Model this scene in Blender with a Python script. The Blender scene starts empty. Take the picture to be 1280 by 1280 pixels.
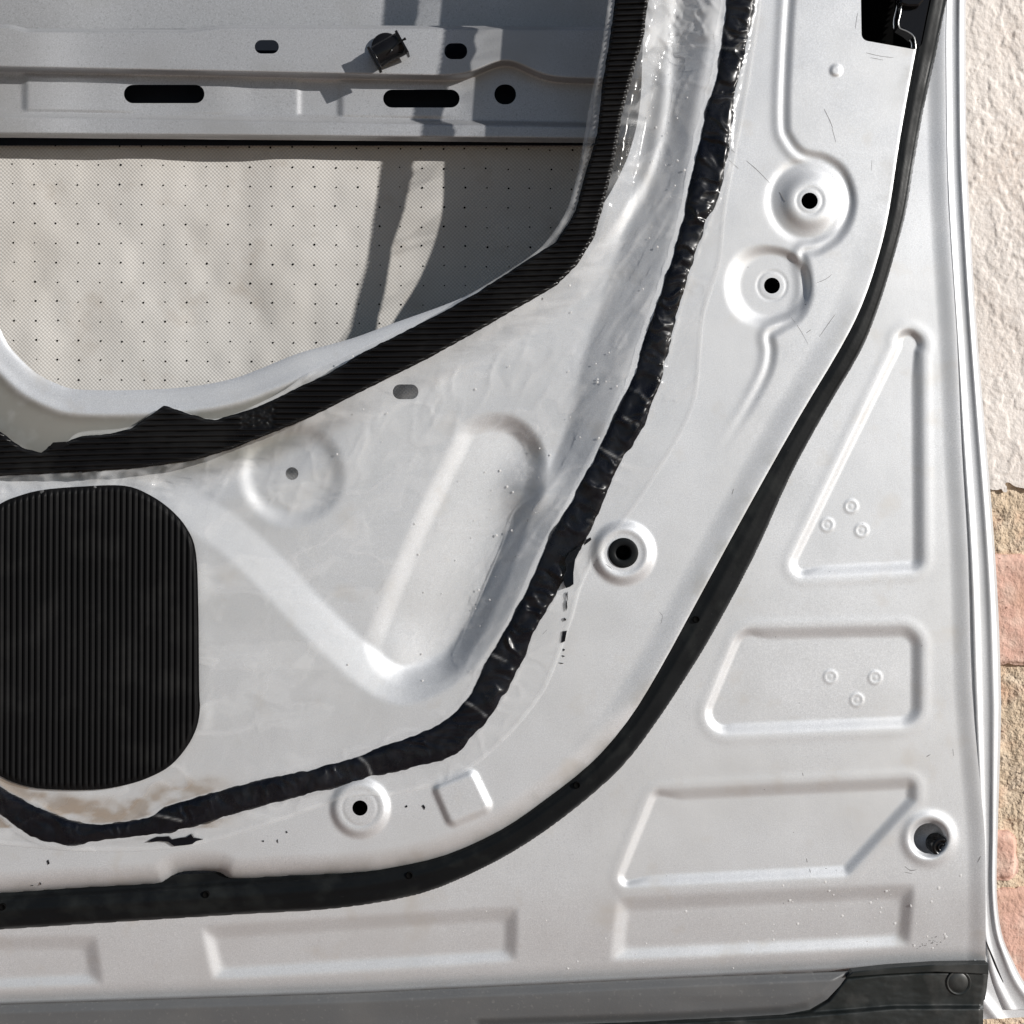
import bpy, math, random
import numpy as np
from mathutils import Vector, Matrix
random.seed(7); rng = np.random.RandomState(11)

# ------------------------------------------------------------------ camera, sky, sun, exposure
S = 0.0005          # metres per photograph pixel on the plane of the door flange
D = 0.75            # camera distance from that plane
LEAN = math.radians(-8)                     # the door leans back against the wall
R = Matrix.Rotation(LEAN, 3, 'X')
BASE = Vector((0, 0, -0.462))                # foot of the door in door space
scene = bpy.context.scene
COL = scene.collection

cam = bpy.data.cameras.new('camera'); camo = bpy.data.objects.new('camera', cam); COL.objects.link(camo)
camo.location = R @ Vector((0, -D, 0)); camo.rotation_euler = (math.radians(90) + LEAN, 0, 0)
cam.sensor_width = 36; cam.lens = 36 * D / (1280 * S); cam.clip_start = 0.01; cam.clip_end = 500
scene.camera = camo

SUN_LOCAL = Vector((0.157, -0.108, 0.060)).normalized()       # towards the sun, door space
SUN = R @ SUN_LOCAL
sl = bpy.data.lights.new('sun', 'SUN'); sl.energy = 5.0; sl.angle = math.radians(0.53); sl.color = (1.0, 0.965, 0.92)
so = bpy.data.objects.new('sun', sl); COL.objects.link(so); so.location = SUN * 3
so.rotation_euler = SUN.to_track_quat('Z', 'Y').to_euler()

world = bpy.data.worlds.new('World'); scene.world = world; world.use_nodes = True
wn = world.node_tree.nodes; wl = world.node_tree.links
sky = wn.new('ShaderNodeTexSky'); sky.sky_type = 'NISHITA'; sky.sun_disc = False
sky.sun_elevation = math.asin(SUN.z); sky.sun_rotation = math.atan2(SUN.x, SUN.y)
sky.air_density = 1.0; sky.dust_density = 0.3
wl.new(sky.outputs[0], wn['Background'].inputs[0]); wn['Background'].inputs[1].default_value = 0.05

vs = scene.view_settings
scene.display_settings.display_device = 'sRGB'
vs.view_transform = 'Standard'; vs.look = 'None'; vs.exposure = 0.04; vs.gamma = 1.0; vs.use_curve_mapping = False
scene.cycles.max_bounces = 8; scene.cycles.transparent_max_bounces = 12
scene.cycles.use_denoising = True

# ------------------------------------------------------------------ helpers
def hash2(ix, iy, seed):
    n = (ix.astype(np.int64) * 374761393 + iy.astype(np.int64) * 668265263 + seed * 974634777) & 0xffffffff
    n = ((n ^ (n >> 13)) * 1274126177) & 0xffffffff
    n = n ^ (n >> 16)
    return (n & 0xffff) / 65535.0
def vnoise(x, y, seed=0):
    ix = np.floor(x); iy = np.floor(y); fx = x - ix; fy = y - iy
    fx = fx * fx * fx * (fx * (fx * 6 - 15) + 10); fy = fy * fy * fy * (fy * (fy * 6 - 15) + 10)
    a = hash2(ix, iy, seed); b = hash2(ix + 1, iy, seed); c = hash2(ix, iy + 1, seed); d = hash2(ix + 1, iy + 1, seed)
    return (a * (1 - fx) + b * fx) * (1 - fy) + (c * (1 - fx) + d * fx) * fy
def fbm(x, y, seed=0, octv=4):
    t = 0; a = 0.5; f = 1.0
    for k in range(octv):
        t = t + a * vnoise(x * f, y * f, seed + k); a *= 0.5; f *= 2.03
    return t / (1 - 0.5 ** octv)
def sm(t):
    t = np.clip(t, 0, 1); return t * t * t * (t * (t * 6 - 15) + 10)
def s3(t):
    t = np.clip(t, 0, 1); return t * t * (3 - 2 * t)
def ramp(t, e=.13):
    return sum(np.clip(t * (1 + 2 * e) - e + k * e / 2, 0, 1) for k in (-2, -1, 0, 1, 2)) / 5
def catmull(pts, n=6, closed=False):
    p = [np.array(q, float) for q in pts]; out = []; m = len(p)
    for i in range(m if closed else m - 1):
        a, b, c, d = ((p[(i - 1) % m], p[i], p[(i + 1) % m], p[(i + 2) % m]) if closed else
                      (p[max(i - 1, 0)], p[i], p[i + 1], p[min(i + 2, m - 1)]))
        for k in range(n):
            t = k / n
            out.append(0.5 * ((2 * b) + (c - a) * t + (2 * a - 5 * b + 4 * c - d) * t * t + (3 * b - a - 3 * c + d) * t ** 3))
    if not closed: out.append(p[-1])
    return [tuple(q) for q in out]
def resample(pts, n):
    p = np.array(pts, float); d = np.r_[0, np.cumsum(np.hypot(*np.diff(p, axis=0).T))]
    t = np.linspace(0, d[-1], n)
    return np.c_[np.interp(t, d, p[:, 0]), np.interp(t, d, p[:, 1])]
def poly_sd(poly, X, Y):                       # signed distance, positive inside
    p = np.array(poly, float); q = np.roll(p, -1, axis=0)
    best = np.full(X.shape, 1e18); ins = np.zeros(X.shape, bool)
    for (ax, ay), (bx, by) in zip(p, q):
        ex, ey = bx - ax, by - ay; L = ex * ex + ey * ey
        if L < 1e-9: continue
        t = np.clip(((X - ax) * ex + (Y - ay) * ey) / L, 0, 1)
        dx = X - ax - t * ex; dy = Y - ay - t * ey
        best = np.minimum(best, dx * dx + dy * dy)
        if ay != by:
            ins ^= ((ay > Y) != (by > Y)) & (X < (bx - ax) * (Y - ay) / (by - ay) + ax)
    d = np.sqrt(best)
    return np.where(ins, d, -d)
class SD:
    """signed distance to a polygon, tabulated once and sampled bilinearly"""
    def __init__(s, poly, step=4, pad=60, box=None, r=0):
        if r: poly = inset(poly, r)
        p = np.array(poly, float)
        x0, y0, x1, y1 = box or (p[:, 0].min() - pad, p[:, 1].min() - pad, p[:, 0].max() + pad, p[:, 1].max() + pad)
        s.xs = np.arange(x0, x1 + step, step); s.ys = np.arange(y0, y1 + step, step); s.step = step
        X, Y = np.meshgrid(s.xs, s.ys)
        s.t = poly_sd(poly, X, Y) + r; s.outside = -pad
    def __call__(s, X, Y):
        fx = (X - s.xs[0]) / s.step; fy = (Y - s.ys[0]) / s.step
        bad = (fx < 0) | (fy < 0) | (fx > len(s.xs) - 1) | (fy > len(s.ys) - 1)
        fx = np.clip(fx, 0, len(s.xs) - 1.001); fy = np.clip(fy, 0, len(s.ys) - 1.001)
        i = fx.astype(int); j = fy.astype(int); fx = fx - i; fy = fy - j; t = s.t
        v = (t[j, i] * (1 - fx) + t[j, i + 1] * fx) * (1 - fy) + (t[j + 1, i] * (1 - fx) + t[j + 1, i + 1] * fx) * fy
        return np.where(bad, np.minimum(v, s.outside), v)
def inset(poly, r):
    p = np.array(poly, float)
    area = sum(p[i - 1][0] * p[i][1] - p[i][0] * p[i - 1][1] for i in range(len(p)))
    sg = 1 if area > 0 else -1; out = []
    n = len(p)
    for i in range(n):
        a, b, c = p[i - 1], p[i], p[(i + 1) % n]
        e1 = (b - a) / np.hypot(*(b - a)); e2 = (c - b) / np.hypot(*(c - b))
        n1 = sg * np.array((-e1[1], e1[0])); n2 = sg * np.array((-e2[1], e2[0]))
        m = n1 + n2; out.append(b + m * (r / max(0.15, 1 + n1 @ n2)))
    return out
def circ(cx, cy): return lambda X, Y: np.hypot(X - cx, Y - cy)
def rrect_sd(X, Y, x0, y0, x1, y1, r):         # positive inside
    qx = np.abs(X - (x0 + x1) / 2) - (x1 - x0) / 2 + r; qy = np.abs(Y - (y0 + y1) / 2) - (y1 - y0) / 2 + r
    return -(np.hypot(np.maximum(qx, 0), np.maximum(qy, 0)) + np.minimum(np.maximum(qx, qy), 0) - r)

def proj(px, py, h):                           # photograph pixel at height h (mm, towards the camera) -> door space
    h = np.asarray(h, float) * 0.001; k = S * (D - h) / D
    return np.stack([(px - 640) * k + 0 * h, -h + 0 * px, (640 - py) * k + 0 * h], -1)

def new_obj(name, verts, loops, starts, totals, mat, parent, smooth=True, attrs=None, shift=True):
    me = bpy.data.meshes.new(name)
    v = np.asarray(verts, float)
    if shift: v = v - np.array(BASE)
    me.vertices.add(len(v)); me.vertices.foreach_set('co', v.astype(np.float32).ravel())
    me.loops.add(len(loops)); me.loops.foreach_set('vertex_index', np.asarray(loops, np.int32))
    me.polygons.add(len(starts)); me.polygons.foreach_set('loop_start', np.asarray(starts, np.int32))
    me.polygons.foreach_set('loop_total', np.asarray(totals, np.int32))
    me.update(calc_edges=True); me.validate()
    me.polygons.foreach_set('use_smooth', np.full(len(me.polygons), smooth))
    for k, a in (attrs or {}).items():
        at = me.attributes.new(k, 'FLOAT', 'POINT'); at.data.foreach_set('value', np.asarray(a, np.float32))
    o = bpy.data.objects.new(name, me); COL.objects.link(o)
    if mat: me.materials.append(mat)
    if parent: o.parent = parent
    return o
def faces_obj(name, verts, faces, mat, parent, smooth=False, shift=True):
    loops = []; st = []; to = []
    for f in faces: st.append(len(loops)); to.append(len(f)); loops.extend(f)
    return new_obj(name, verts, loops, st, to, mat, parent, smooth, None, shift)

def sheet(name, x0, x1, y0, y1, sx, sy, hfun, keep, mat, parent, rim=0, mapf=None, attr=None, shift=True):
    """a pressed sheet: grid with heights hfun, trimmed cleanly where keep > 0, with a turned edge of depth rim"""
    mapf = mapf or proj
    xs = np.arange(x0, x1 + sx * .5, sx); ys = np.arange(y0, y1 + sy * .5, sy)
    X, Y = np.meshgrid(xs, ys); nx, ny = len(xs), len(ys)
    K = keep(X, Y) if keep else np.ones(X.shape); K = np.where(np.abs(K) < 1e-4, 1e-4, K)
    H = hfun(X, Y)
    ins = K > 0; cnt = ins[:-1, :-1].astype(int) + ins[:-1, 1:] + ins[1:, 1:] + ins[1:, :-1]
    idx = np.full(X.shape, -1); used = np.zeros(X.shape, bool)
    m = cnt > 0
    used[:-1, :-1] |= m; used[:-1, 1:] |= m; used[1:, 1:] |= m; used[1:, :-1] |= m
    used &= ins
    idx[used] = np.arange(used.sum())
    PXl = [X[used]]; PYl = [Y[used]]; PHl = [H[used]]
    n0 = int(used.sum())
    full = np.argwhere(cnt == 4)
    quads = np.stack([idx[full[:, 0] + 1, full[:, 1]], idx[full[:, 0] + 1, full[:, 1] + 1],
                      idx[full[:, 0], full[:, 1] + 1], idx[full[:, 0], full[:, 1]]], -1)
    ex, ey, eh = [], [], []; cache = {}; faces = []; segs = []
    def cross(a, b):
        key = (a, b) if a < b else (b, a)
        if key in cache: return cache[key]
        ka, kb = K[a], K[b]; t = ka / (ka - kb)
        ex.append(X[a] + (X[b] - X[a]) * t); ey.append(Y[a] + (Y[b] - Y[a]) * t); eh.append(H[a] + (H[b] - H[a]) * t)
        cache[key] = n0 + len(ex) - 1
        return cache[key]
    for j, i in np.argwhere((cnt > 0) & (cnt < 4)):
        c = [(j + 1, i), (j + 1, i + 1), (j, i + 1), (j, i)]; f = []; out = inn = None
        for k in range(4):
            a, b = c[k], c[(k + 1) % 4]
            if ins[a]: f.append(int(idx[a]))
            if ins[a] != ins[b]:
                v = cross(a, b); f.append(v)
                if ins[a]: out = v
                else: inn = v
        faces.append(f)
        if out is not None and inn is not None: segs.append((out, inn))
    PX = np.concatenate(PXl + [np.array(ex)]); PY = np.concatenate(PYl + [np.array(ey)]); PH = np.concatenate(PHl + [np.array(eh)])
    if rim and segs:
        sg = np.unique(np.array(segs).ravel()); mp = {int(a): k for k, a in enumerate(sg)}; nb = len(PX)
        rims = rim if isinstance(rim, (list, tuple)) else (0, rim)
        ax, ay, ah = PX[sg], PY[sg], PH[sg]
        for lv in rims:
            PX = np.r_[PX, ax]; PY = np.r_[PY, ay]; PH = np.r_[PH, ah - lv]
        for a, b in segs:
            for lv in range(len(rims) - 1):
                o1 = nb + lv * len(sg); o2 = o1 + len(sg)
                faces.append([o1 + mp[b], o1 + mp[a], o2 + mp[a], o2 + mp[b]])
    loops = [quads.ravel()]; totals = [np.full(len(quads), 4)]
    if faces:
        loops.append(np.array([v for f in faces for v in f])); totals.append(np.array([len(f) for f in faces]))
    loops = np.concatenate(loops); totals = np.concatenate(totals); starts = np.r_[0, np.cumsum(totals)[:-1]]
    return new_obj(name, mapf(PX, PY, PH), loops, starts, totals, mat, parent, True,
                   {k: f(PX, PY) for k, f in attr.items()} if attr else None, shift)

def strip(name, left, right, n, m, hfun, mat, parent, mapf=None, jitter=0, close=None):
    """a band swept between two traced edges; hfun(t, v, X, Y) gives heights, v runs 0..1 across"""
    mapf = mapf or proj
    A = resample(left, n); B = resample(right, n)
    if jitter:
        tt = np.arange(n)
        for P, sd in ((A, 3), (B, 9)):
            P[:, 0] += jitter * (fbm(tt / 9.0, tt * 0 + .5, sd, 3) - .5) * 2; P[:, 1] += jitter * (fbm(tt / 9.0, tt * 0 + .5, sd + 5, 3) - .5) * 2
    v = np.linspace(0, 1, m)[None, :]
    X = A[:, 0:1] * (1 - v) + B[:, 0:1] * v; Y = A[:, 1:2] * (1 - v) + B[:, 1:2] * v
    H = hfun(np.linspace(0, 1, n)[:, None] + 0 * v, v + 0 * X, X, Y)
    P = mapf(X.ravel(), Y.ravel(), H.ravel())
    i = np.arange(n - 1)[:, None] * m + np.arange(m - 1)[None, :]
    q = np.stack([i, i + 1, i + m + 1, i + m], -1).reshape(-1, 4)
    return new_obj(name, P, q.ravel(), np.arange(len(q)) * 4, np.full(len(q), 4), mat, parent)

def lathe(name, cx, cy, prof, mat, parent, seg=40, hc=None, smooth=True):
    """turned part: prof is a list of (radius px, height mm)"""
    hc = prof[0][1] if hc is None else hc; k = S * (D - hc * .001) / D
    vs_ = []; fs = []
    for r, h in prof:
        for a in range(seg):
            t = 2 * math.pi * a / seg
            vs_.append(((cx - 640 + r * math.cos(t)) * k, -h * .001, (640 - cy + r * math.sin(t)) * k))
    for p in range(len(prof) - 1):
        for a in range(seg):
            b = (a + 1) % seg; fs.append([p * seg + a, p * seg + b, (p + 1) * seg + b, (p + 1) * seg + a])
    if prof[-1][0] > 0: fs.append([(len(prof) - 1) * seg + a for a in range(seg)])
    return faces_obj(name, vs_, fs, mat, parent, smooth)
def prism(name, poly, h0, h1, mat, parent, cham=0.6, smooth=False):
    """traced outline with real thickness h0..h1 (mm) and a chamfered front edge (px)"""
    k = S * (D - h1 * .001) / D; n = len(poly)
    ins_ = inset(poly, cham) if cham else poly; vs_ = []; fs = []
    for pl, h in ((poly, h0), (poly, h1 - cham * S * 1000 * .8), (ins_, h1)):
        vs_ += [((x - 640) * k, -h * .001, (640 - y) * k) for x, y in pl]
    for l in range(2):
        for a in range(n):
            b = (a + 1) % n; fs.append([l * n + a, l * n + b, (l + 1) * n + b, (l + 1) * n + a])
    fs.append([2 * n + a for a in range(n)]); fs.append([a for a in reversed(range(n))])
    return faces_obj(name, vs_, fs, mat, parent, smooth)
def tube(name, pts, rad, mat, parent, seg=8):
    """pts: (px, py, h mm); rad px or list"""
    P = [Vector(proj(np.array(p[0], float), np.array(p[1], float), p[2]).tolist()) for p in pts]
    rads = rad if isinstance(rad, (list, tuple)) else [rad] * len(P); vs_ = []; fs = []
    for i, p in enumerate(P):
        t = (P[min(i + 1, len(P) - 1)] - P[max(i - 1, 0)]).normalized()
        a = t.cross(Vector((0, 1, 0))); a = a.normalized() if a.length > 1e-6 else Vector((1, 0, 0)); b = t.cross(a)
        for k in range(seg):
            w = 2 * math.pi * k / seg; vs_.append(p + (a * math.cos(w) + b * math.sin(w)) * rads[i] * S)
    for i in range(len(P) - 1):
        for k in range(seg):
            l = (k + 1) % seg; fs.append([i * seg + k, i * seg + l, (i + 1) * seg + l, (i + 1) * seg + k])
    fs.append(list(range(seg))); fs.append([(len(P) - 1) * seg + k for k in reversed(range(seg))])
    return faces_obj(name, [tuple(v) for v in vs_], fs, mat, parent, True)

# ------------------------------------------------------------------ materials
def mat(name, base, metallic=0, rough=.5, coat=0, coat_rough=.1, spec=.5,
        var=None, bump=None, rvar=None):
    """var: list of (scale, colour, lo, hi, detail); bump: list of (scale, strength, distance m)"""
    m = bpy.data.materials.new(name); m.use_nodes = True; nt = m.node_tree; N = nt.nodes; L = nt.links
    p = N['Principled BSDF']; p.inputs['Metallic'].default_value = metallic; p.inputs['Roughness'].default_value = rough
    p.inputs['Coat Weight'].default_value = coat; p.inputs['Coat Roughness'].default_value = coat_rough
    p.inputs['Specular IOR Level'].default_value = spec
    p.inputs['Base Color'].default_value = (*base, 1)
    tc = N.new('ShaderNodeTexCoord'); last = None
    for sc_, colr, lo, hi, det in (var or []):
        n = N.new('ShaderNodeTexNoise'); n.inputs['Scale'].default_value = sc_; n.inputs['Detail'].default_value = det
        L.new(tc.outputs['Object'], n.inputs['Vector'])
        r = N.new('ShaderNodeMapRange'); r.inputs[1].default_value = lo; r.inputs[2].default_value = hi; L.new(n.outputs[0], r.inputs[0])
        mx = N.new('ShaderNodeMix'); mx.data_type = 'RGBA'; L.new(r.outputs[0], mx.inputs[0])
        if last: L.new(last, mx.inputs[6])
        else: mx.inputs[6].default_value = (*base, 1)
        mx.inputs[7].default_value = (*colr, 1); last = mx.outputs[2]
    if last: L.new(last, p.inputs['Base Color'])
    if rvar:
        n = N.new('ShaderNodeTexNoise'); n.inputs['Scale'].default_value = rvar[0]; n.inputs['Detail'].default_value = 4
        L.new(tc.outputs['Object'], n.inputs['Vector'])
        r = N.new('ShaderNodeMapRange'); r.inputs[1].default_value = .3; r.inputs[2].default_value = .7
        r.inputs[3].default_value = rvar[1]; r.inputs[4].default_value = rvar[2]; L.new(n.outputs[0], r.inputs[0]); L.new(r.outputs[0], p.inputs['Roughness'])
    prev = None
    for sc_, st_, di in (bump or []):
        n = N.new('ShaderNodeTexNoise'); n.inputs['Scale'].default_value = sc_; n.inputs['Detail'].default_value = 3
        L.new(tc.outputs['Object'], n.inputs['Vector'])
        b = N.new('ShaderNodeBump'); b.inputs['Strength'].default_value = st_; b.inputs['Distance'].default_value = di
        L.new(n.outputs[0], b.inputs['Height'])
        if prev: L.new(prev, b.inputs['Normal'])
        prev = b.outputs[0]
    if prev: L.new(prev, p.inputs['Normal'])
    return m
SILVER = mat('silver_paint', (.66, .678, .702), .52, .50, .2, .10,
             var=[(1500, (.755, .772, .80), .48, .62, 1), (900, (.61, .625, .65), .60, .72, 1), (9, (.655, .665, .675), .45, .75, 5), (42, (.63, .62, .605), .60, .80, 5)],
             bump=[(1400, .10, .0003), (260, .03, .001), (14, .06, .004)], rvar=(34, .46, .54))
def add_dull_tone(m):
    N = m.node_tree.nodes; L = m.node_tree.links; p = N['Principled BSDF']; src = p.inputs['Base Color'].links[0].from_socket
    at = N.new('ShaderNodeAttribute'); at.attribute_name = 'dull_tone'; mx = N.new('ShaderNodeMix'); mx.data_type = 'RGBA'
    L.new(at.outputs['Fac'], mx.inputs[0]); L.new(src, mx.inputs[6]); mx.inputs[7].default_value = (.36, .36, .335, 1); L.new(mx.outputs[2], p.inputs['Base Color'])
add_dull_tone(SILVER)
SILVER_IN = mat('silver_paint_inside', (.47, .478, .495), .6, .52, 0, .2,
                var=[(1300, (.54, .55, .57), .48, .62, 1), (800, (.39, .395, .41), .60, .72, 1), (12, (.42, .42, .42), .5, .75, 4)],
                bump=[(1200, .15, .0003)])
RUBBER = mat('black_rubber', (.005, .006, .007), 0, .42, spec=.14, var=[(60, (.016, .018, .018), .5, .8, 5), (700, (.04, .04, .04), .72, .85, 2)],
             bump=[(500, .12, .0006)], rvar=(50, .34, .6))
RIBBED = mat('black_ribbed_plastic', (.006, .006, .0065), 0, .5, spec=.07, var=[(40, (.014, .014, .014), .5, .8, 6)], bump=[(300, .08, .0006)], rvar=(35, .40, .62))
RIBSTRIP = mat('black_ribbed_strip', (.005, .005, .0055), 0, .34, spec=.25, var=[(40, (.012, .012, .012), .5, .8, 6)], rvar=(50, .24, .5))
BUTYL = mat('black_butyl', (.002, .0025, .005), 0, .2, spec=.3, var=[(120, (.005, .006, .010), .5, .7, 4)], bump=[(48, .25, .004)], rvar=(60, .2, .38))
PLASTIC = mat('black_plastic', (.007, .007, .008), 0, .24, spec=.3, bump=[(200, .05, .001)])
HOLLOW = mat('black_hole_shade', (.004, .004, .004), 0, .9, spec=0)  # flat black standing in for the shade inside holes and recesses
SHADE_BACK = mat('navy_shade_backing', (.012, .015, .022), 0, .8, spec=.1)  # navy that stands in for the shade behind the beam
STEEL = mat('bare_steel', (.65, .65, .64), 1, .28)
TRIM = mat('grey_sill_film', (.10, .103, .107), 0, .48, var=[(30, (.12, .12, .12), .45, .75, 6), (400, (.15, .15, .15), .62, .8, 2)],
           bump=[(600, .12, .0005)], rvar=(25, .38, .6))
CAP = mat('dark_end_cap', (.011, .014, .014), 0, .4, var=[(45, (.06, .06, .058), .5, .8, 6)], bump=[(60, .2, .002)], rvar=(40, .3, .6))
WATER = mat('dried_drop', (.60, .60, .60), 0, .3)
PENCIL = mat('scratch_dark', (.24, .24, .245), .3, .6)
SEAM = mat('seam_sealer_dark', (.02, .02, .022), 0, .6)

def fabric_mat():
    m = mat('mesh_fabric', (.60, .575, .53), 0, .85, spec=.2)
    nt = m.node_tree; N = nt.nodes; L = nt.links; p = N['Principled BSDF']
    tc = N.new('ShaderNodeTexCoord'); sep = N.new('ShaderNodeSeparateXYZ'); L.new(tc.outputs['Object'], sep.inputs[0])
    def math_(op, a, b=None, c=None):
        n = N.new('ShaderNodeMath'); n.operation = op
        for k, v in enumerate((a, b, c)):
            if v is None: continue
            if isinstance(v, (int, float)): n.inputs[k].default_value = v
            else: L.new(v, n.inputs[k])
        return n.outputs[0]
    x, z = sep.outputs[0], sep.outputs[2]
    # weave: two diagonal thread families, pitch 1.6 mm
    w1 = math_('SINE', math_('MULTIPLY', x, 2 * math.pi / .00275))
    w2 = math_('SINE', math_('MULTIPLY', z, 2 * math.pi / .00275))
    weave = math_('MULTIPLY_ADD', math_('MULTIPLY', w1, w2), .5, .5)
    nz = N.new('ShaderNodeTexNoise'); nz.inputs['Scale'].default_value = 14; nz.inputs['Detail'].default_value = 5; L.new(tc.outputs['Object'], nz.inputs['Vector'])
    r = N.new('ShaderNodeMapRange'); r.inputs[1].default_value = .38; r.inputs[2].default_value = .72; L.new(nz.outputs[0], r.inputs[0])
    c1 = N.new('ShaderNodeMix'); c1.data_type = 'RGBA'; L.new(r.outputs[0], c1.inputs[0]); c1.inputs[6].default_value = (.63, .615, .59, 1); c1.inputs[7].default_value = (.53, .51, .48, 1)
    n2 = N.new('ShaderNodeTexNoise'); n2.inputs['Scale'].default_value = 45; n2.inputs['Detail'].default_value = 4; L.new(tc.outputs['Object'], n2.inputs['Vector'])
    r2 = N.new('ShaderNodeMapRange'); r2.inputs[1].default_value = .6; r2.inputs[2].default_value = .8; L.new(n2.outputs[0], r2.inputs[0])
    c2 = N.new('ShaderNodeMix'); c2.data_type = 'RGBA'; L.new(math_('MULTIPLY', r2.outputs[0], .45), c2.inputs[0]); L.new(c1.outputs[2], c2.inputs[6]); c2.inputs[7].default_value = (.36, .31, .26, 1)
    c3 = N.new('ShaderNodeMix'); c3.data_type = 'RGBA'; L.new(math_('MULTIPLY', weave, .62), c3.inputs[0]); L.new(c2.outputs[2], c3.inputs[6]); c3.inputs[7].default_value = (.30, .285, .265, 1)
    L.new(c3.outputs[2], p.inputs['Base Color'])
    b = N.new('ShaderNodeBump'); b.inputs['Strength'].default_value = .35; b.inputs['Distance'].default_value = .0006; b.invert = True; L.new(weave, b.inputs['Height'])
    b2 = N.new('ShaderNodeBump'); b2.inputs['Strength'].default_value = .2; b2.inputs['Distance'].default_value = .004; L.new(nz.outputs[0], b2.inputs['Height']); L.new(b.outputs[0], b2.inputs['Normal'])
    L.new(b2.outputs[0], p.inputs['Normal'])
    return m
FABRIC = fabric_mat()

def film_mat():
    m = bpy.data.materials.new('clear_polythene'); m.use_nodes = True; nt = m.node_tree; N = nt.nodes; L = nt.links
    N.remove(N['Principled BSDF']); out = N['Material Output']
    tc = N.new('ShaderNodeTexCoord')
    n1 = N.new('ShaderNodeTexNoise'); n1.inputs['Scale'].default_value = 22; n1.inputs['Detail'].default_value = 3; n1.inputs['Distortion'].default_value = 1.2; L.new(tc.outputs['Object'], n1.inputs['Vector'])
    n2 = N.new('ShaderNodeTexNoise'); n2.inputs['Scale'].default_value = 160; n2.inputs['Detail'].default_value = 3; L.new(tc.outputs['Object'], n2.inputs['Vector'])
    b1 = N.new('ShaderNodeBump'); b1.inputs['Strength'].default_value = .6; b1.inputs['Distance'].default_value = .006; L.new(n1.outputs[0], b1.inputs['Height'])
    b2 = N.new('ShaderNodeBump'); b2.inputs['Strength'].default_value = .12; b2.inputs['Distance'].default_value = .001; L.new(n2.outputs[0], b2.inputs['Height']); L.new(b1.outputs[0], b2.inputs['Normal'])
    tr = N.new('ShaderNodeBsdfTransparent'); tr.inputs[0].default_value = (.99, .99, .99, 1)
    gl = N.new('ShaderNodeBsdfGlossy'); gl.inputs['Roughness'].default_value = .17; L.new(b2.outputs[0], gl.inputs['Normal'])
    df = N.new('ShaderNodeBsdfDiffuse'); df.inputs[0].default_value = (.78, .79, .80, 1)
    at = N.new('ShaderNodeAttribute'); at.attribute_name = 'stain'
    dc = N.new('ShaderNodeMix'); dc.data_type = 'RGBA'; L.new(at.outputs['Fac'], dc.inputs[0]); dc.inputs[6].default_value = (.78, .79, .80, 1); dc.inputs[7].default_value = (.33, .265, .205, 1)
    L.new(dc.outputs[2], df.inputs[0])
    at2 = N.new('ShaderNodeAttribute'); at2.attribute_name = 'haze'
    mh = N.new('ShaderNodeMixShader'); L.new(at2.outputs['Fac'], mh.inputs[0]); L.new(tr.outputs[0], mh.inputs[1]); L.new(df.outputs[0], mh.inputs[2])
    fr = N.new('ShaderNodeFresnel'); L.new(b2.outputs[0], fr.inputs['Normal'])
    ge = N.new('ShaderNodeNewGeometry'); mi = N.new('ShaderNodeMapRange'); L.new(ge.outputs['Backfacing'], mi.inputs[0])   # a thin sheet reflects alike from both sides
    mi.inputs[3].default_value = 1.36; mi.inputs[4].default_value = 1 / 1.36; L.new(mi.outputs[0], fr.inputs['IOR'])
    mg = N.new('ShaderNodeMixShader'); at3 = N.new('ShaderNodeAttribute'); at3.attribute_name = 'gloss'
    mu = N.new('ShaderNodeMath'); mu.operation = 'MULTIPLY'; L.new(fr.outputs[0], mu.inputs[0]); L.new(at3.outputs['Fac'], mu.inputs[1]); L.new(mu.outputs[0], mg.inputs[0]); L.new(mh.outputs[0], mg.inputs[1]); L.new(gl.outputs[0], mg.inputs[2])
    L.new(mg.outputs[0], out.inputs['Surface'])
    return m
FILM = film_mat()

# ------------------------------------------------------------------ traced outlines (photograph pixels)
SEAL_L = [(1215, -300), (1187, -150), (1166, -40), (1145, 62), (1125, 172), (1111.6, 261), (1098, 320), (1077, 382), (1050, 436), (998, 523), (936, 633),
          (874, 746.6), (824, 838), (784, 902), (736, 957), (681, 1001.6), (626, 1039), (557.5, 1070), (489, 1086), (420, 1096), (206, 1111.6), (0, 1123.6), (-130, 1130)]
SEAL_R = [(1258, -300), (1224, -150), (1195, -50), (1170, 69), (1154.5, 137.5), (1142.5, 206), (1132, 268), (1115, 330), (1098, 385), (1075.5, 440), (1032.5, 513), (988, 595),
          (943, 695), (891.6, 791), (860, 843), (819, 905), (777.5, 958.6), (722.5, 1008), (660.6, 1053), (599, 1087.5), (523, 1118), (420, 1135.6), (309, 1142.5), (172, 1151), (0, 1162), (-130, 1170)]
PANEL_EDGE = SEAL_L[:19] + [(440, 1091.6), (360, 1095), (300, 1098.5), (285, 1097), (272, 1090), (245, 1088), (222, 1091), (206, 1101), (190, 1105), (100, 1110), (0, 1116.7), (-130, 1124)]
R_LINE = [(1212, -300), (1192, -120), (1183, 0), (1182, 100), (1185, 250), (1196, 420), (1202, 557), (1210, 695), (1215, 860), (1225, 977), (1231, 1046), (1232, 1120), (1232, 1208)]
HEM_OUT = [(1225, -300), (1209, -100), (1207, 0), (1208, 172), (1212.5, 275), (1220, 400), (1228, 500), (1235, 580), (1241.5, 660), (1248, 764), (1251, 860), (1251, 909),
           (1247, 1046), (1246, 1115), (1252, 1166), (1266, 1201), (1283, 1232), (1310, 1262)]
E_LINE = [(-130, 1263), (0, 1257), (440, 1243), (840, 1224), (1060, 1213.5), (1150, 1208), (1240, 1208)]
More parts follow.
